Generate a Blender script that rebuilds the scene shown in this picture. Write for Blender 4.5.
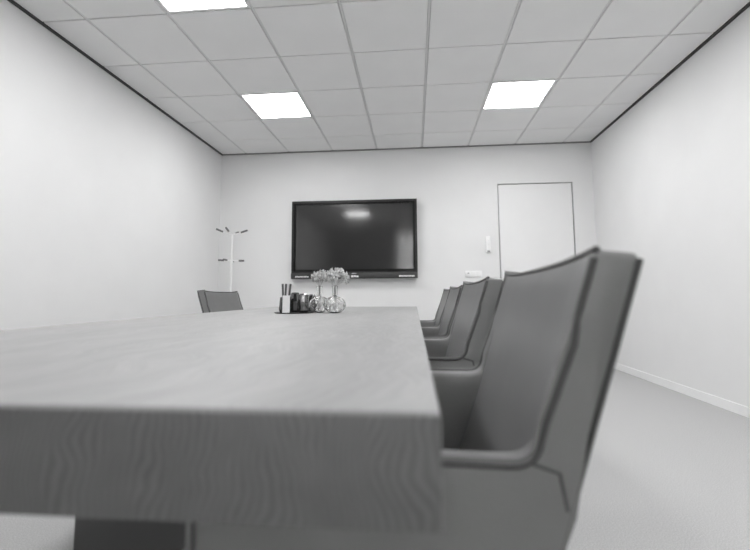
import bpy, bmesh, math, random
from mathutils import Vector, Matrix
random.seed(7)
for o in list(bpy.data.objects): bpy.data.objects.remove(o)
SC = bpy.context.scene
COL = SC.collection

# ------------------------------------------------------------------ camera
EYE = 0.85
FPX, YAW, PITCH, ROLL = 430.0, -0.0902, 0.0932, -0.0048
F = Vector((math.sin(YAW)*math.cos(PITCH), math.cos(YAW)*math.cos(PITCH), math.sin(PITCH)))
Rt = Vector((math.cos(YAW), -math.sin(YAW), 0)); U = Rt.cross(F)
R2 = math.cos(ROLL)*Rt + math.sin(ROLL)*U; U2 = -math.sin(ROLL)*Rt + math.cos(ROLL)*U
cd = bpy.data.cameras.new('camera'); cam = bpy.data.objects.new('camera', cd); COL.objects.link(cam)
m = Matrix.Identity(4)
for i in range(3):
    m[i][0] = R2[i]; m[i][1] = U2[i]; m[i][2] = -F[i]
m[2][3] = EYE
cam.matrix_world = m
cd.sensor_fit = 'HORIZONTAL'; cd.sensor_width = 36; cd.lens = FPX/750*36
cd.shift_y = -20/750
cd.clip_start = 0.02
cd.dof.use_dof = True; cd.dof.focus_distance = 3.0; cd.dof.aperture_fstop = 2.6
SC.camera = cam

# ------------------------------------------------------------------ light, exposure
LAMP = 9.0          # radiance of the ceiling panels
DAY = 3.6           # overcast daylight outside the window behind the camera
W = bpy.data.worlds.new('world'); SC.world = W; W.use_nodes = True
W.node_tree.nodes['Background'].inputs[0].default_value = (1, 1, 1, 1)
W.node_tree.nodes['Background'].inputs[1].default_value = DAY
SC.view_settings.view_transform = 'Standard'; SC.view_settings.look = 'None'
SC.view_settings.exposure = 1.3; SC.view_settings.gamma = 1
SC.view_settings.use_curve_mapping = False

# ------------------------------------------------------------------ materials
def mat(name, v, rough=.6, spec=.5, noise=0, nscale=40, bump=0, bscale=200, metal=0, trans=0, emit=0, ior=1.45, stretch=None, coat=0, sheen=0):
    M = bpy.data.materials.new(name); M.use_nodes = True
    nt = M.node_tree; b = nt.nodes['Principled BSDF']
    b.inputs['Base Color'].default_value = (v, v, v, 1)
    b.inputs['Roughness'].default_value = rough
    b.inputs['Specular IOR Level'].default_value = spec
    b.inputs['Metallic'].default_value = metal
    b.inputs['Transmission Weight'].default_value = trans
    b.inputs['IOR'].default_value = ior
    b.inputs['Coat Weight'].default_value = coat
    b.inputs['Sheen Weight'].default_value = sheen
    if emit:
        b.inputs['Emission Color'].default_value = (1, 1, 1, 1)
        b.inputs['Emission Strength'].default_value = emit
    if noise or bump:
        tc = nt.nodes.new('ShaderNodeTexCoord'); mp = nt.nodes.new('ShaderNodeMapping')
        nt.links.new(tc.outputs['Object'], mp.inputs['Vector'])
        if stretch: mp.inputs['Scale'].default_value = stretch
    if noise:
        n = nt.nodes.new('ShaderNodeTexNoise'); n.inputs['Scale'].default_value = nscale; n.inputs['Detail'].default_value = 4
        nt.links.new(mp.outputs[0], n.inputs['Vector'])
        r = nt.nodes.new('ShaderNodeMapRange')
        r.inputs['From Min'].default_value = .25; r.inputs['From Max'].default_value = .75
        r.inputs['To Min'].default_value = v*(1-noise); r.inputs['To Max'].default_value = min(1, v*(1+noise))
        nt.links.new(n.outputs['Fac'], r.inputs['Value'])
        c = nt.nodes.new('ShaderNodeCombineColor')
        for k in range(3): nt.links.new(r.outputs[0], c.inputs[k])
        nt.links.new(c.outputs[0], b.inputs['Base Color'])
    if bump:
        n2 = nt.nodes.new('ShaderNodeTexNoise'); n2.inputs['Scale'].default_value = bscale; n2.inputs['Detail'].default_value = 3
        nt.links.new(mp.outputs[0], n2.inputs['Vector'])
        bp = nt.nodes.new('ShaderNodeBump'); bp.inputs['Strength'].default_value = bump; bp.inputs['Distance'].default_value = .002
        nt.links.new(n2.outputs['Fac'], bp.inputs['Height']); nt.links.new(bp.outputs[0], b.inputs['Normal'])
    return M

def wood_mat(name, lo, hi):
    M = bpy.data.materials.new(name); M.use_nodes = True
    nt = M.node_tree; N = nt.nodes; L = nt.links; b = N['Principled BSDF']
    b.inputs['Roughness'].default_value = .5; b.inputs['Specular IOR Level'].default_value = .35
    tc = N.new('ShaderNodeTexCoord')
    # slow warp so that the growth lines wander
    wn = N.new('ShaderNodeTexNoise'); wn.inputs['Scale'].default_value = 5.5; wn.inputs['Detail'].default_value = 1
    L.new(tc.outputs['Object'], wn.inputs['Vector'])
    sc = N.new('ShaderNodeVectorMath'); sc.operation = 'SCALE'; sc.inputs['Scale'].default_value = .16
    L.new(wn.outputs['Color'], sc.inputs[0])
    ad = N.new('ShaderNodeVectorMath'); ad.operation = 'ADD'
    L.new(tc.outputs['Object'], ad.inputs[0]); L.new(sc.outputs[0], ad.inputs[1])
    mp = N.new('ShaderNodeMapping'); mp.inputs['Rotation'].default_value = (.03, .06, -.10); mp.inputs['Scale'].default_value = (1, .07, .30)
    L.new(ad.outputs[0], mp.inputs['Vector'])
    wv = N.new('ShaderNodeTexNoise'); wv.inputs['Scale'].default_value = 120; wv.inputs['Detail'].default_value = 3
    L.new(mp.outputs[0], wv.inputs['Vector'])
    ns = N.new('ShaderNodeTexNoise'); ns.inputs['Scale'].default_value = 14; ns.inputs['Detail'].default_value = 4
    L.new(mp.outputs[0], ns.inputs['Vector'])
    mx = N.new('ShaderNodeMix'); mx.inputs[0].default_value = .5
    L.new(wv.outputs['Fac'], mx.inputs[2]); L.new(ns.outputs['Fac'], mx.inputs[3])
    cr = N.new('ShaderNodeValToRGB')
    cr.color_ramp.elements[0].position = .33; cr.color_ramp.elements[0].color = (lo, lo, lo, 1)
    cr.color_ramp.elements[1].position = .67; cr.color_ramp.elements[1].color = (hi, hi, hi, 1)
    L.new(mx.outputs[0], cr.inputs[0]); L.new(cr.outputs[0], b.inputs['Base Color'])
    bp = N.new('ShaderNodeBump'); bp.inputs['Strength'].default_value = .12; bp.inputs['Distance'].default_value = .001
    L.new(wv.outputs['Fac'], bp.inputs['Height']); L.new(bp.outputs[0], b.inputs['Normal'])
    return M

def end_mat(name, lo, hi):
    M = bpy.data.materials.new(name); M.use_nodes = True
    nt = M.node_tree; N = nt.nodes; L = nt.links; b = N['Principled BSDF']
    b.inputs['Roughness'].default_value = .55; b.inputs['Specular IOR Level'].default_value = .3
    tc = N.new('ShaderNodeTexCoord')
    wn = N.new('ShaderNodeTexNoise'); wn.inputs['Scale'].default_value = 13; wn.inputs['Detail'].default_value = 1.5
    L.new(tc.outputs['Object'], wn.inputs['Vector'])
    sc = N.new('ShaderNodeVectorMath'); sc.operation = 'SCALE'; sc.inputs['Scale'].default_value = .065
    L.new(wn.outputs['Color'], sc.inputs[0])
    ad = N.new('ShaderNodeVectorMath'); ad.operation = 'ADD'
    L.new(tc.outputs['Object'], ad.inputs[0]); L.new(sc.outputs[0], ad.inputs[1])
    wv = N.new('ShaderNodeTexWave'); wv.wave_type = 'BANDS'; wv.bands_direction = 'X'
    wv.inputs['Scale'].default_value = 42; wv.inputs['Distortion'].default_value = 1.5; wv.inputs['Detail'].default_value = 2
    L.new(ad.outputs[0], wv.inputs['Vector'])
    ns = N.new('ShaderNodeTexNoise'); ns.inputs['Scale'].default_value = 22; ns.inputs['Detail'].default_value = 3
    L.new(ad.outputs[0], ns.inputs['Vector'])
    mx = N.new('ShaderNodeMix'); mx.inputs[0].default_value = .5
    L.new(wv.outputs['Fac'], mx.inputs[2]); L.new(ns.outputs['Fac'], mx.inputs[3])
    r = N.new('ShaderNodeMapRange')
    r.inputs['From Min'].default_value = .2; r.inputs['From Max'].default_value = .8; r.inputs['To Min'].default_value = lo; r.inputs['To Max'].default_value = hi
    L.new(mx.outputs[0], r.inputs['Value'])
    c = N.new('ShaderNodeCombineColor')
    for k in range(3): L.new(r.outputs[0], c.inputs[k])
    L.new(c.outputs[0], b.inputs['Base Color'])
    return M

M = dict(
    wall=mat('wall_paint', .80, .75, .3, noise=.015, nscale=3, bump=.15, bscale=350),
    wall_dark=mat('wall_paint_dark', .10, .75, .3, noise=.02, nscale=3, bump=.15, bscale=350),
    tile=mat('ceiling_tile_fibre', .84, .9, .1, noise=.02, nscale=2.5, bump=.25, bscale=500),
    runner=mat('ceiling_runner_steel', .72, .5),
    plenum=mat('ceiling_void_grey', .50, .8),
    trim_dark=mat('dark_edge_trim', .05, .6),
    trim_grey=mat('grey_edge_trim', .22, .6),
    lampframe=mat('lamp_frame_white', .85, .4),
    diffuser=mat('lamp_diffuser', .9, .5, emit=LAMP),
    floor=mat('carpet_grey', .48, .95, .1, noise=.25, nscale=220, bump=.6, bscale=400),
    wood=wood_mat('oak_veneer', .30, .38),
    endgrain_shaded=end_mat('oak_end_grain_shaded', .13, .19),  # wavy end grain, its tone darkened further to stand in for shade
    tleg=mat('table_leg_dark', .10, .5),
    leather=mat('grey_leather', .21, .38, .5, noise=.06, nscale=9, bump=.22, bscale=260),
    piping=mat('piping_dark', .075, .5),
    chrome=mat('chair_base_steel', .45, .25, metal=1),
    bezel=mat('bezel_black', .004, .4, .25),
    bezel_out=mat('bezel_grey', .016, .4),
    screen=mat('screen_glass', .034, .10, .9),
    bar=mat('display_bar', .045, .45),
    mark=mat('pale_print', .75, .5),
    white=mat('white_plastic', .88, .35),
    whitemetal=mat('white_lacquer', .86, .35),
    peg=mat('peg_grey', .16, .5),
    door=mat('door_laminate', .82, .5, noise=.01, nscale=4),
    gap=mat('door_gap_shadowline', .3, .8),
    handle=mat('handle_steel', .5, .3, metal=1),
    glass=mat('cut_glass', 1.0, .14, trans=1, ior=1.45),
    smoke=mat('smoked_glass', .16, .06, .8, metal=.85),
    cup=mat('dark_faceted_cup', .06, .12, .8, metal=.3),
    tray=mat('dark_tray', .03, .4),
    card=mat('white_card', .88, .6),
    petal=mat('petal_pale', .66, .7, noise=.4, nscale=60),
    stem=mat('flower_stem', .5, .6),
    leaf=mat('flower_leaf', .20, .6),
    stick_l=mat('stick_pale', .75, .4), stick_d=mat('stick_dark', .10, .4),
    blind=mat('blind_fabric', .78, .8, trans=0),
    frame=mat('window_frame_grey', .5, .4),
    pane=mat('window_pane', 1, 0, trans=1, ior=1.0),
)

# ------------------------------------------------------------------ helpers
def finish(name, bm, m_, parent=None, smooth=None):
    bmesh.ops.recalc_face_normals(bm, faces=bm.faces)
    me = bpy.data.meshes.new(name); bm.to_mesh(me); bm.free()
    if m_: me.materials.append(m_)
    if smooth is not None:
        for p in me.polygons: p.use_smooth = True
        me.set_sharp_from_angle(angle=math.radians(smooth))
    o = bpy.data.objects.new(name, me); COL.objects.link(o)
    if parent is not None: o.parent = parent
    return o
def box(bm, x0, x1, y0, y1, z0, z1, bev=0, seg=2):
    vs = [bm.verts.new((x, y, z)) for x in (x0, x1) for y in (y0, y1) for z in (z0, z1)]
    fs = [bm.faces.new([vs[i] for i in q]) for q in ((0,1,3,2),(4,6,7,5),(0,4,5,1),(2,3,7,6),(0,2,6,4),(1,5,7,3))]
    if bev:
        es = list({e for f in fs for e in f.edges})
        bmesh.ops.bevel(bm, geom=es, offset=bev, segments=seg, profile=.5, affect='EDGES')
def bx(name, m_, parent, *a, bev=0, seg=2, smooth=40):
    bm = bmesh.new(); box(bm, *a, bev=bev, seg=seg); return finish(name, bm, m_, parent, smooth if bev else None)
def tube(bm, pts, r, n=8, r2=None):
    pts = [Vector(p) for p in pts]; rings = []
    prev = None
    for i, p in enumerate(pts):
        t = (pts[min(i+1, len(pts)-1)] - pts[max(i-1, 0)]).normalized()
        if prev is None:
            a = Vector((0, 0, 1)) if abs(t.z) < .9 else Vector((1, 0, 0))
            u = t.cross(a).normalized()
        else:
            u = (prev - t*prev.dot(t)).normalized()
        prev = u; v = t.cross(u)
        rr = r if r2 is None else r + (r2-r)*i/(len(pts)-1)
        rings.append([bm.verts.new(p + rr*(math.cos(k*2*math.pi/n)*u + math.sin(k*2*math.pi/n)*v)) for k in range(n)])
    for a, b in zip(rings, rings[1:]):
        for k in range(n): bm.faces.new((a[k], a[(k+1) % n], b[(k+1) % n], b[k]))
    bm.faces.new(rings[0]); bm.faces.new(rings[-1])
def lathe(bm, prof, n=24, fn=None, cx=0, cy=0, close=False):
    rings = []
    for r, z in prof:
        if r < 1e-5: rings.append([bm.verts.new((cx, cy, z))]); continue
        rg = []
        for k in range(n):
            a = k*2*math.pi/n; rr = r*(fn(a, z) if fn else 1)
            rg.append(bm.verts.new((cx+rr*math.cos(a), cy+rr*math.sin(a), z)))
        rings.append(rg)
    prs = list(zip(rings, rings[1:]))
    if close: prs.append((rings[-1], rings[0]))
    for a, b in prs:
        for k in range(n):
            k2 = (k+1) % n
            if len(a) == 1: bm.faces.new((a[0], b[k2], b[k]))
            elif len(b) == 1: bm.faces.new((a[k], a[k2], b[0]))
            else: bm.faces.new((a[k], a[k2], b[k2], b[k]))
def empty(name, loc=(0, 0, 0), rz=0):
    o = bpy.data.objects.new(name, None); COL.objects.link(o)
    o.empty_display_size = .05; o.location = loc; o.rotation_euler.z = rz; return o
def tag(o, label, cat, group=None):
    o['label'] = label; o['category'] = cat
    if group: o['group'] = group
    return o
def struct(o, label=None, cat=None):
    o['kind'] = 'structure'
    if label: o['label'] = label
    if cat: o['category'] = cat
    return o
def copy_tree(o, parent=None):
    c = o.copy(); COL.objects.link(c); c.parent = parent
    for ch in [x for x in o.children]: copy_tree(ch, c)
    return c

# ------------------------------------------------------------------ room shell
XL, XR, YB, YF, H = -2.626, 2.284, 5.582, -2.2, EYE+1.944
struct(bx('floor', M['floor'], None, XL-.1, XR+.1, YF-.1, YB+.1, -.1, 0), 'grey carpeted floor under the conference table', 'floor')
struct(bx('wall_left', M['wall'], None, XL-.1, XL, YF-.1, YB+.1, 0, H+.15), 'plain white wall beside the coat stand', 'wall')
struct(bx('wall_right', M['wall'], None, XR, XR+.1, YF-.1, YB+.1, 0, H+.15), 'plain white side wall beyond the door', 'wall')
# back wall with a door recess
DX0, DX1, DZ = 1.088, 2.028, EYE+1.428
wb = bmesh.new()
box(wb, XL, DX0, YB, YB+.1, 0, H+.15); box(wb, DX1, XR, YB, YB+.1, 0, H+.15); box(wb, DX0, DX1, YB, YB+.1, DZ, H+.15)
struct(finish('wall_back', wb, M['wall']), 'white wall carrying the large display screen', 'wall')
# wall behind the camera with a tall window
WX0, WX1, WZ0, WZ1 = -.52, .62, .45, 2.70
wf = bmesh.new()
box(wf, XL, WX0, YF-.1, YF, 0, H+.15); box(wf, WX1, XR, YF-.1, YF, 0, H+.15)
box(wf, WX0, WX1, YF-.1, YF, 0, WZ0); box(wf, WX0, WX1, YF-.1, YF, WZ1, H+.15)
struct(finish('wall_front', wf, M['wall_dark']), 'dark grey wall with the window opposite the display', 'wall')
win = struct(empty('window_1', (0, YF-.05, WZ0)), 'tall window with vertical blind slats opposite the display', 'window')
fb = bmesh.new(); hz = WZ1-WZ0
for a in ((WX0, WX0+.05, 0, hz), (WX1-.05, WX1, 0, hz), (WX0+.05, WX1-.05, 0, .05), (WX0+.05, WX1-.05, hz-.05, hz), (.03, .07, .05, hz-.05)):
    box(fb, a[0], a[1], -.03, .03, a[2], a[3])
finish('window_frame', fb, M['frame'], win)
bx('pane', M['pane'], win, WX0+.05, .03, -.004, .004, .05, hz-.05)
bx('pane', M['pane'], win, .07, WX1-.05, -.004, .004, .05, hz-.05)
vb = tag(empty('vertical_blind', (0, YF+.07, WZ0-.05)), 'white vertical blind of narrow slats hanging before the window', 'blind')
bx('head_rail', M['white'], vb, WX0-.05, WX1+.05, -.02, .02, hz+.06, hz+.10, bev=.004)
sl = None; ns = 12
for k in range(ns):
    x = WX0 + (k+.5)*(WX1-WX0)/ns
    if sl is None: sl = bx('slat', M['blind'], vb, -.044, .044, -.001, .001, .02, hz+.06); s = sl
    else: s = sl.copy(); COL.objects.link(s)
    s.location = (x, 0, 0); s.rotation_euler.z = math.radians(48)

# ceiling: void slab, runners, tiles
CY0 = YB-.514; CX0 = -1.672; T = .6
xs = sorted([XL] + [CX0+T*j for j in range(-1, 7)] + [XR])
ys = [YB] + [CY0-T*k for k in range(0, 13) if CY0-T*k > YF+.02] + [YF]
LAMPS = {(c, r) for c in (2, 6) for r in (2, 5, 8)}
ceil = struct(bx('ceiling', M['plenum'], None, XL-.1, XR+.1, YF-.1, YB+.1, H+.018, H+.15), 'suspended ceiling of pale square tiles with lamp panels', 'ceiling')
GX, GY = .011, .005
for x in xs[1:-1]:
    bx('runner', M['runner'], ceil, x-.0075, x+.0075, YF, YB, H+.005, H+.018)
tcache = {}
lamp_proto = None
for c in range(len(xs)-1):
    for r in range(len(ys)-1):
        x0, x1, y1, y0 = xs[c], xs[c+1], ys[r], ys[r+1]
        g0 = GX if c > 0 else .022; g1 = GX if c < len(xs)-2 else .022
        h0 = GY if r < len(ys)-2 else .022; h1 = GY if r > 0 else .022
        if (c, r) in LAMPS:
            ctr = ((x0+x1)/2, (y0+y1)/2, H-.001)
            if lamp_proto is None:
                L = empty('ceiling_light'); hw = .2885
                b = bmesh.new(); w_ = .016
                for a in ((-hw, hw, -hw, -hw+w_), (-hw, hw, hw-w_, hw), (-hw, -hw+w_, -hw+w_, hw-w_), (hw-w_, hw, -hw+w_, hw-w_)):
                    box(b, a[0], a[1], a[2], a[3], 0, .016)
                finish('lamp_frame', b, M['lampframe'], L)
                bx('diffuser', M['diffuser'], L, -hw+w_, hw-w_, -hw+w_, hw-w_, .007, .014)
                lamp_proto = L
            else: L = copy_tree(lamp_proto)
            L.location = ctr
            side = 'on the door side' if c == 6 else 'on the coat stand side'
            tag(L, {2: 'lit square ceiling panel closest to the display wall, ', 5: 'lit square ceiling panel above the vases, ', 8: 'lit square ceiling panel above the near table end, '}[r] + side, 'ceiling light', 'square lamp panels in the ceiling')
            continue
        ax, bx_, ay, by = x0+g0, x1-g1, y0+h0, y1-h1
        key = (round(bx_-ax, 4), round(by-ay, 4))
        if key not in tcache:
            b = bmesh.new(); box(b, -key[0]/2, key[0]/2, -key[1]/2, key[1]/2, 0, .017, bev=.0025, seg=1)
            o = finish('ceiling_tile', b, M['tile'], ceil); tcache[key] = o
        else:
            o = tcache[key].copy(); COL.objects.link(o)
        o.location = ((ax+bx_)/2, (ay+by)/2, H)
# edge trims under the ceiling
struct(bx('trim_1', M['trim_grey'], None, XL, XR, YB-.022, YB, H-.012, H+.018))
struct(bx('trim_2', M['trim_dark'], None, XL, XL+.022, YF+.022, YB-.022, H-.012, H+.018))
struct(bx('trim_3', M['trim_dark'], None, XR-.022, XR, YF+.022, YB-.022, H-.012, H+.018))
struct(bx('trim_4', M['trim_grey'], None, XL, XR, YF, YF+.022, H-.012, H+.018))
# baseboards
struct(bx('baseboard_back', M['white'], None, XL+.012, DX0-.06, YB-.012, YB, 0, .07))
struct(bx('baseboard_left', M['white'], None, XL, XL+.012, YF+.012, YB, 0, .07))
struct(bx('baseboard_right', M['white'], None, XR-.012, XR, YF+.012, YB-.012, 0, .07))
struct(bx('baseboard_front', M['white'], None, XL, XR, YF, YF+.012, 0, .07))
# door
dr = struct(empty('door_1', (0, YB, 0)), 'flush white door set in the wall behind the chairs', 'door')
bx('door_leaf', M['door'], dr, DX0+.014, DX1-.014, .004, .044, .006, DZ-.014)
g = bmesh.new()
box(g, DX0, DX0+.006, -.004, .06, 0, DZ); box(g, DX1-.006, DX1, -.004, .06, 0, DZ); box(g, DX0+.006, DX1-.006, -.004, .06, DZ-.006, DZ)
finish('door_frame', g, M['frame'], dr)
bx('door_back', M['gap'], dr, DX0+.006, DX1-.006, .05, .06, 0, DZ-.006)
hb = bmesh.new(); tube(hb, [(DX0+.07, .004, 1.05), (DX0+.07, -.05, 1.05), (DX0+.19, -.055, 1.05)], .009)
finish('door_handle', hb, M['handle'], dr, smooth=40)

# ------------------------------------------------------------------ table
TX0, TX1, TY0, TY1, TZ, TT = -1.245, .021, .372, 3.80, .75, .094
tb = tag(empty('conference_table', ((TX0+TX1)/2, (TY0+TY1)/2, 0)), 'long conference table with a thick pale wood top', 'table')
hx, hy = (TX1-TX0)/2, (TY1-TY0)/2
bx('tabletop', M['wood'], tb, -hx, hx, -hy+.012, hy-.012, TZ-TT, TZ, bev=.002, seg=2)
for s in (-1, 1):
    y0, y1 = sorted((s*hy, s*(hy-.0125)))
    bx('end_board', M['endgrain_shaded'], tb, -hx, hx, y0, y1, TZ-TT, TZ-.0006, bev=.0025, seg=2)  # end faces with shade put into their wood tone
for s in (-1, 1):
    bx('leg', M['tleg'], tb, -.16, .16, s*(hy-.62)-.035, s*(hy-.62)+.035, .02, TZ-TT, bev=.004)
    bx('foot', M['tleg'], tb, -.22, .22, s*(hy-.62)-.06, s*(hy-.62)+.06, 0, .02, bev=.004)

# ------------------------------------------------------------------ display
tv = empty('wall_display', (-.775, YB, EYE+.215))
tag(tv, 'large black interactive display mounted on the white wall', 'display')
tv.rotation_euler.x = math.radians(.33)
HW, TH, D0 = .823, 1.027, -.085
bar_h = .075
b = bmesh.new(); fw = .028
box(b, -HW, -HW+fw, D0, -.03, bar_h, TH); box(b, HW-fw, HW, D0, -.03, bar_h, TH)
box(b, -HW+fw, HW-fw, D0, -.03, TH-fw, TH); box(b, -HW+fw, HW-fw, D0, -.03, bar_h, bar_h+.02)
fr = finish('frame', b, M['bezel_out'], tv)
b = bmesh.new(); i0 = HW-fw; i1 = HW-fw-.026
z0, z1 = bar_h+.02, TH-fw
box(b, -i0, -i1, D0+.004, -.03, z0, z1); box(b, i1, i0, D0+.004, -.03, z0, z1)
box(b, -i1, i1, D0+.004, -.03, z1-.026, z1); box(b, -i1, i1, D0+.004, -.03, z0, z0+.026)
finish('bezel', b, M['bezel'], tv)
bx('screen', M['screen'], tv, -i1, i1, D0+.009, -.03, z0+.026, z1-.026)
bx('mount', M['bezel'], tv, -.3, .3, -.03, 0, .3, .75)
br = bx('control_bar', M['bar'], tv, -HW, HW, D0-.018, -.03, 0, bar_h, bev=.004)
for (x0, n, w_, zz, hh) in ((-.765, 9, .017, .028, .018), (-.03, 3, .030, .028, .026), (-.02, 4, .012, .066, .006), (.585, 10, .017, .028, .022)):
    for k in range(n):
        bx('printed_mark', M['mark'], br, x0+k*(w_+.003), x0+k*(w_+.003)+w_, D0-.0195, D0-.0175, zz-hh/2*(1-.25*(k % 2)), zz+hh/2*(1-.25*((k+1) % 3 == 0)))

# ------------------------------------------------------------------ wall fittings
sp = tag(empty('wall_socket', (.757, YB, EYE+.264)), 'wide white triple switch and socket plate on the wall', 'socket')
bx('plate', M['white'], sp, -.105, .105, -.018, 0, -.04, .04, bev=.004)
for k in (-1, 0, 1): bx('insert', M['white'], sp, k*.066-.029, k*.066+.029, -.022, -.016, -.029, .029, bev=.003)
bx('mark', M['trim_grey'], sp, -.078, -.056, -.0228, -.0215, .004, .014)
wc = tag(empty('wall_controller', (.952, YB, EYE+.640)), 'slim white vertical controller beside the door frame', 'controller')
bx('body', M['white'], wc, -.028, .028, -.022, 0, -.105, .105, bev=.006)
bx('button', M['white'], wc, -.018, .018, -.026, -.020, -.01, .07, bev=.003)
bx('sensor_window', M['trim_grey'], wc, -.016, .016, -.024, -.020, -.098, -.080, bev=.002)

# ------------------------------------------------------------------ coat stand
cs = tag(empty('coat_stand', (-2.315, 5.27, 0)), 'white metal coat stand with grey tipped hooks in the corner', 'coat stand')
zt, zm = EYE+.785, EYE+.445
b = bmesh.new(); tube(b, [(0, 0, .02), (0, 0, zt)], .016, 14); finish('pole', b, M['whitemetal'], cs, 40)
b = bmesh.new(); lathe(b, [(0, 0), (.15, 0), (.15, .012), (.02, .022), (.02, .05), (0, .05)], 32); finish('base', b, M['whitemetal'], cs, 40)
def hook(az, z, L, rise, rt):
    a = math.radians(az); d = Vector((math.cos(a), math.sin(a), 0)); p = Vector((0, 0, z))
    b = bmesh.new(); tube(b, [p, p+d*L*.55+Vector((0, 0, rise*.5)), p+d*L+Vector((0, 0, rise))], .006, 8)
    h = finish('hook', b, M['whitemetal'], cs, 40)
    b = bmesh.new(); q0 = p+d*L*.6+Vector((0, 0, rise*.56)); q1 = p+d*L*1.05+Vector((0, 0, rise*1.05))
    tube(b, [q0, q1], rt, 10); finish('tip', b, M['peg'], h, 40)
for az in (12, 90, 216, 272): hook(az, zt-.01, .185, .062, .012)
for az in (26, 104, 212, 258): hook(az, zm, .15, .004, .012)
b = bmesh.new(); tube(b, [(0, 0, zm-.02), (0, 0, zm+.02)], .022, 14); finish('collar', b, M['whitemetal'], cs, 40)

# ------------------------------------------------------------------ armchairs
# local frame: origin on the floor under the seat, chair faces -X, width along Y
def make_chair():
    root = empty('conference_armchair')
    sh = empty('shell_pivot')  # replaced below
    bpy.data.objects.remove(sh)
    HWD = .315; XT, ZT, XBt, ZBt = .230, .905, .088, .45     # front face line of the back
    TH_ = .055
    def xf(z): return XBt + (XT-XBt)*(z-ZBt)/(ZT-ZBt)
    # back
    b = bmesh.new(); nu, nv = 14, 12
    F_, B_ = [], []
    for j in range(nv+1):
        v = j/nv; fr_, bk = [], []
        for i in range(nu+1):
            u = -1+2*i/nu
            ztop = ZT - .010*(1-abs(u)**3)
            z = .40 + (ztop-.40)*v
            cv = .016*(1-u*u)*math.sin(math.pi*min(1, v*1.1+.05))
            x = xf(z) + cv - .02*max(0, .25-v)**2*16
            fr_.append(b.verts.new((x, u*HWD, z)))
            bk.append(b.verts.new((x + TH_*(1 if v < .95 else .9), u*HWD, z - (.006 if j == nv else 0))))
        F_.append(fr_); B_.append(bk)
    for j in range(nv):
        for i in range(nu):
            b.faces.new((F_[j][i], F_[j][i+1], F_[j+1][i+1], F_[j+1][i])); b.faces.new((B_[j][i], B_[j+1][i], B_[j+1][i+1], B_[j][i+1]))
        for i in (0, nu): b.faces.new((F_[j][i], F_[j+1][i], B_[j+1][i], B_[j][i]))
    for i in range(nu):
        for j in (0, nv): b.faces.new((F_[j][i], F_[j][i+1], B_[j][i+1], B_[j][i]))
    b.normal_update()
    sharp = [e for e in b.edges if len(e.link_faces) == 2 and e.calc_face_angle(0) > .9]
    bmesh.ops.bevel(b, geom=sharp, offset=.007, segments=2, profile=.5, affect='EDGES')
    parts = [finish('backrest', b, M['leather'], root, 50)]
    # piping round the front face of the back, down the near edge and along the arm
    ZA, XA = .652, -.27
    Rf = .030; sl_ = (XT-XBt)/(ZT-ZBt)
    xc = xf(ZA)
    arc = []
    p0 = Vector((xc-Rf, ZA)); p1 = Vector((xf(ZA+Rf), ZA+Rf)); pc = Vector((xc+.004, ZA))
    for k in range(7):
        t = k/6; q = (1-t)**2*p0+2*t*(1-t)*pc+t*t*p1; arc.append((q.x, q.y))
    for s in (-1, 1):
        # arm: extruded outline with the fillet into the back
        poly = [(XA+.03, .40), (XA, .45), (XA, ZA-.03), (XA+.03, ZA)] + [(-.15, ZA), (-.05, ZA)] + arc + [(xf(ZA+Rf+d)-.004+.07*d, ZA+Rf+d) for d in (.02, .05, .08, .11, .14)] + [(xf(ZA+Rf+.14)+.02, ZA+Rf+.13), (xf(.62)+.045, .60), (xf(.45)+.04, .45), (.10, .40)]
        b = bmesh.new(); ya, yb_ = s*(HWD+.003), s*(HWD-.048)
        A = [b.verts.new((x, ya, z)) for x, z in poly]; Bv = [b.verts.new((x, yb_, z)) for x, z in poly]
        b.faces.new(A); b.faces.new(Bv); n = len(poly)
        for k in range(n): b.faces.new((A[k], A[(k+1) % n], Bv[(k+1) % n], Bv[k]))
        b.normal_update()
        sharp = [e for e in b.edges if e.calc_face_angle(0) > .9]
        bmesh.ops.bevel(b, geom=sharp, offset=.008, segments=3, profile=.5, affect='EDGES')
        arm = finish('arm', b, M['leather'], root, 45)
        yy = s*(HWD+.001)
        pts = [(XA+.004, yy, .47), (XA+.002, yy, ZA-.03), (XA+.03, yy, ZA-.001)] + [(x-.001, yy, z-.001) for x, z in [(-.15, ZA), (-.05, ZA)]+arc] + [(xf(ZA+Rf+d)-.003+.07*d, yy+s*.001, ZA+Rf+d) for d in (.02, .05, .08, .11)] + [(xf(z)+.001, yy-s*.001, z) for z in (.82, .86, ZT-.012)]
        b = bmesh.new(); tube(b, pts, .0048, 6); finish('piping', b, M['piping'], root, 60)
        b = bmesh.new(); tube(b, [(xf(z)+TH_-.002, yy-s*.002, z) for z in (.42, .5, .6, .7, .8, ZT-.014)], .0042, 6); finish('piping', b, M['piping'], root, 60)
        b = bmesh.new(); tube(b, [(arc[3][0], yy+s*.001, arc[3][1]-.004), (arc[3][0]+.03, yy+s*.001, ZA-.006), (xf(.6)+.05, yy+s*.001, .605)], .0026, 6); finish('side_seam', b, M['piping'], root, 60)
    pts = []
    for i in range(15):
        u = -1+2*i/14; z = ZT - .010*(1-abs(u)**3)
        pts.append((xf(z)+.016*(1-u*u)*math.sin(math.pi)+.002, u*(HWD-.002), z-.002))
    b = bmesh.new(); tube(b, pts, .005, 6); finish('piping', b, M['piping'], root, 60)
    # seat
    b = bmesh.new(); box(b, -.36, xf(.46)+.01, -.262, .262, .36, .47, bev=.03, seg=4); finish('seat', b, M['leather'], root, 50)
    # swivel base
    b = bmesh.new(); tube(b, [(-.13, 0, .10), (-.13, 0, .375)], .028, 16); finish('column', b, M['chrome'], root, 40)
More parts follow.
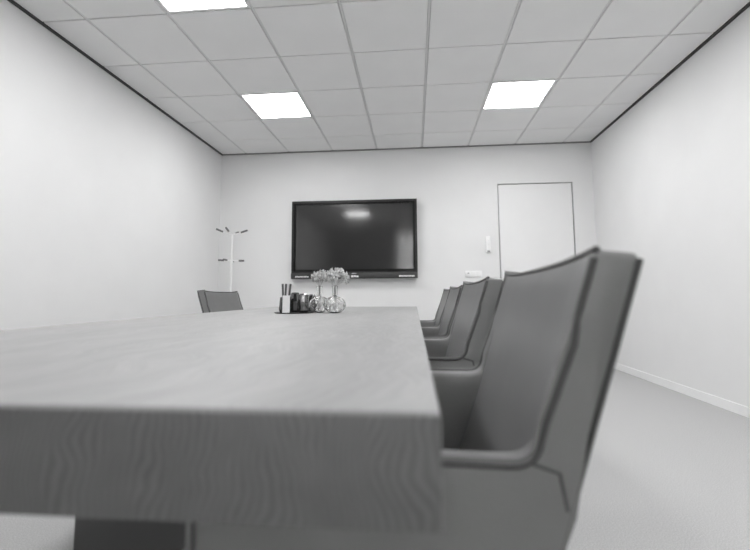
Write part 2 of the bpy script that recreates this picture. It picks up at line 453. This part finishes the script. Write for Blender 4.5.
    for k in range(4):
        a = math.radians(45+90*k); d = Vector((math.cos(a), math.sin(a), 0)); p = Vector((-.13, 0, .12))
        b = bmesh.new(); tube(b, [p, p+d*.15+Vector((0, 0, -.025)), p+d*.30+Vector((0, 0, -.095))], .018, 10, .012)
        lg = finish('leg', b, M['chrome'], root, 40)
        b = bmesh.new(); q = p+d*.30; tube(b, [(q.x, q.y, 0), (q.x, q.y, .026)], .018, 12); finish('glide', b, M['tleg'], lg, 40)
    return root
ch0 = make_chair()
spots = [((.0, .855, 0), -.045, 0, 'grey leather armchair at the table end farthest from the display'),
         ((.0, 1.69, 0), 0, 0, 'grey leather armchair second from the table end farthest from the display'),
         ((.005, 2.50, 0), 0, -.008, 'grey leather armchair third along the table, second from the display end'),
         ((.012, 3.20, 0), 0, -.013, 'grey leather armchair by the corner of the table closest to display and door'),
         ((-1.388, 3.52, 0), math.pi, -.013, 'lone grey leather armchair on the coat stand side of the table')]
for i, (loc, rz, dz, lab) in enumerate(spots):
    c = ch0 if i == 0 else copy_tree(ch0)
    c.location = loc; c.rotation_euler.z = rz
    tag(c, lab, 'chair', 'armchairs drawn up to the conference table')
    if dz:
        for k in c.children:
            if k.name.split('.')[0] in ('backrest', 'arm', 'piping', 'side_seam', 'seat'): k.location.z += dz

# ------------------------------------------------------------------ things on the table
# tray
b = bmesh.new(); lathe(b, [(0, 0), (.105, 0), (.112, .005), (.110, .006), (.103, .003), (0, .003)], 48)
tr = tag(finish('serving_tray', b, M['tray'], None, 40), 'thin dark round tray on the table under the tumblers', 'tray'); tr.location = (-.690, 2.44, TZ)
TR = TZ+.003
# faceted holder with sticks and card
def facet_cup(name, m_, rb, rm, rt, h, n, wall=.003):
    b = bmesh.new()
    prof = [(0, 0), (rb, 0), (rm, h*.22), (rt, h), (rt-wall, h), (rm-wall, h*.24), (rb-wall, .006), (0, .006)]
    lathe(b, prof, n); return finish(name, b, m_, None)
cup = tag(facet_cup('stick_holder', M['cup'], .030, .037, .030, .088, 8), 'dark faceted cup holding upright sticks behind a white card', 'cup')
cup.location = (-.730, 2.405, TR); cup.rotation_euler.z = .39
for k, (dx, dy, tx, ty, mm, lb) in enumerate(((-.012, .004, -.055, .02, 'stick_d', 'dark stick leaning away from the vases in the faceted cup'), (-.004, -.006, .05, 0, 'stick_d', 'dark stick beside the pale one, standing nearly upright in the cup'),
                              (.005, .006, .08, .02, 'stick_l', 'pale stick between dark ones in the faceted cup'), (.012, -.002, .115, -.02, 'stick_d', 'dark stick leaning toward the vases in the faceted cup'))):
    b = bmesh.new(); box(b, -.0062, .0062, -.0015, .0015, 0, .158, bev=.001, seg=1)
    s = tag(finish('stir_stick', b, M[mm], None), lb, 'stick', 'sticks in the faceted cup')
    s.location = (-.730+dx, 2.405+dy, TR+.0065); s.rotation_euler = (-ty, tx, 0)
cd_ = tag(bx('place_card', M['card'], None, -.021, .021, -.0008, .0008, 0, .098), 'small blank white card standing against the faceted cup', 'card')
cd_.location = (-.713, 2.358, TR); cd_.rotation_euler.x = -.05
def tumbler(x, y, s, z0, lab):
    b = bmesh.new(); h = .108*s
    prof = [(0, 0), (.021, 0), (.0255, h*.12), (.0265, h*.55), (.021, h*.93), (.017, h), (0.0, h*1.01), (0, h*.93), (.015, h*.92), (.0235, h*.55), (.0225, h*.12), (.018, .005), (0, .005)]
    lathe(b, [(r*1.18, z) for r, z in prof[:7]], 10)
    o = finish('glass_tumbler', b, M['smoke'], None); o.location = (x, y, z0); o.rotation_euler.z = random.random()
    tag(o, lab, 'tumbler', 'upturned tumblers on the tray')
tumbler(-.697, 2.482, 1.06, TR, 'dark faceted tumbler standing just behind the cup of sticks')
tumbler(-.633, 2.430, 1.0, TR, 'dark faceted tumbler on the tray beside the white card')
tumbler(-.622, 2.580, .98, TZ, 'dark faceted tumbler on the table half hidden behind a vase')

# vases
def vase(x, y, lab):
    b = bmesh.new(); outer = []
    for k in range(25):
        t = k/24
        if t < .7:
            a = -math.pi/2*.80 + (math.pi*.905)*(t/.7); r = .060*math.cos(a)*.99+.001; z = .047+.049*math.sin(a)
        else: r, z = 0, 0
        if t < .7: outer.append((r, z))
    zb = outer[0][1]; outer = [(r, z-zb) for r, z in outer]
    ztop = outer[-1][1]
    neck = [(.0155, ztop+.006), (.0145, ztop+.022), (.0150, ztop+.044), (.0185, ztop+.058)]
    out = [(0, 0)] + outer + neck
    inn = [(.0155, ztop+.057), (.0122, ztop+.044), (.0118, ztop+.022), (.013, ztop+.004)] + [(max(.004, r-.0045), z if z > .006 else .006) for r, z in reversed(outer[1:])] + [(0, .006)]
    def pat(a, z):
        if z < .004 or z > ztop-.006: return 1
        return 1+.07*(abs(math.sin(a*6+z*75))+abs(math.sin(a*6-z*75))-1)
    npt = len(out)
    lathe(b, out, 72, pat)
    lathe(b, inn, 72)
    # rim
    bmesh.ops.recalc_face_normals(b, faces=b.faces)
    top_o = [v for v in b.verts if abs(v.co.z-(ztop+.058)) < 1e-6]; top_i = [v for v in b.verts if abs(v.co.z-(ztop+.057)) < 1e-6]
    eo = [e for e in b.edges if e.verts[0] in top_o and e.verts[1] in top_o]; ei = [e for e in b.edges if e.verts[0] in top_i and e.verts[1] in top_i]
    bmesh.ops.bridge_loops(b, edges=eo+ei)
    o = finish('glass_vase', b, M['glass'], None, 25); o.location = (x, y, TZ)
    tag(o, lab, 'vase', 'cut glass vases on the table'); return ztop+.058
vh = vase(-.556, 2.505, 'round cut glass vase with slim neck next to the tray of tumblers')
vase(-.450, 2.425, 'round cut glass vase with slim neck holding the larger flower bunch')

def flower(bx0, by0, top, rad, lab, grp, seed):
    rnd = random.Random(seed)
    root = empty('flower', (bx0, by0, TZ))
    base = Vector((0, 0, .02)); top = Vector(top)+Vector((.004, 0, .006))
    mid = Vector((top.x*.12, top.y*.12, vh))
    b = bmesh.new(); tube(b, [base+Vector((-top.x*.2, -top.y*.2, 0)), mid*.55, mid, mid*.35+top*.65, top], .0016, 6); finish('stem', b, M['stem'], root, 60)
    b = bmesh.new()
    ax = (top-mid).normalized()
    for k in range(46):
        # petals on a dome, each a bent, cupped leaf shape
        z = 1-1.5*(k+.5)/46; a = k*2.39996; r = math.sqrt(max(0, 1-z*z))
        n = Vector((r*math.cos(a), r*math.sin(a), z)); n = (ax.to_track_quat('Z', 'Y') @ n).normalized()
        n = (n+Vector((rnd.uniform(-.35, .35), rnd.uniform(-.35, .35), rnd.uniform(-.3, .3)))).normalized()
        u = n.orthogonal().normalized(); u = Matrix.Rotation(rnd.random()*6.28, 3, n) @ u; v = n.cross(u)
        rad_ = rad*1.06; c = top + n*rad_*rnd.uniform(.25, .45); L = rad*rnd.uniform(.5, .8); w = L*rnd.uniform(.5, .75)
        d = (n*.8+u*.6).normalized()
        q = [c, c+d*L*.5+v*w*.5, c+d*L+v*w*.35+n*L*.1, c+d*L*1.08+u*L*.25, c+d*L-v*w*.35+n*L*.1, c+d*L*.5-v*w*.5, c+d*L*.62-u*L*.08]
        V = [b.verts.new(p) for p in q]
        for i in range(6): b.faces.new((V[6], V[i], V[(i+1) % 6]))
    finish('petals', b, M['petal'], root, 80)['kind'] = 'stuff'
    tag(root, lab, 'flower', grp)
g1, g2 = 'flowers in the vase by the tray', 'flowers in the vase away from the tray'
for k, (x, y, z, r) in enumerate(((-.028, -.01, .205, .026), (.002, .02, .222, .026), (.030, -.005, .215, .026), (-.008, -.03, .200, .024), (.018, .03, .195, .022), (-.036, .01, .188, .02))):
    flower(-.556, 2.505, (x, y, z), r, 'pale ruffled blossom in the bunch of the vase by the tray', g1, k)
for k, (x, y, z, r) in enumerate(((-.036, .0, .205, .027), (-.010, .02, .225, .029), (.022, -.01, .222, .029), (.048, .01, .204, .027), (.060, -.01, .182, .024), (.005, -.035, .204, .026), (.034, .03, .196, .024), (-.040, -.02, .185, .021))):
    flower(-.450, 2.425, (x, y, z), r, 'pale ruffled blossom in the fuller bunch of the vase away from the tray', g2, 20+k)
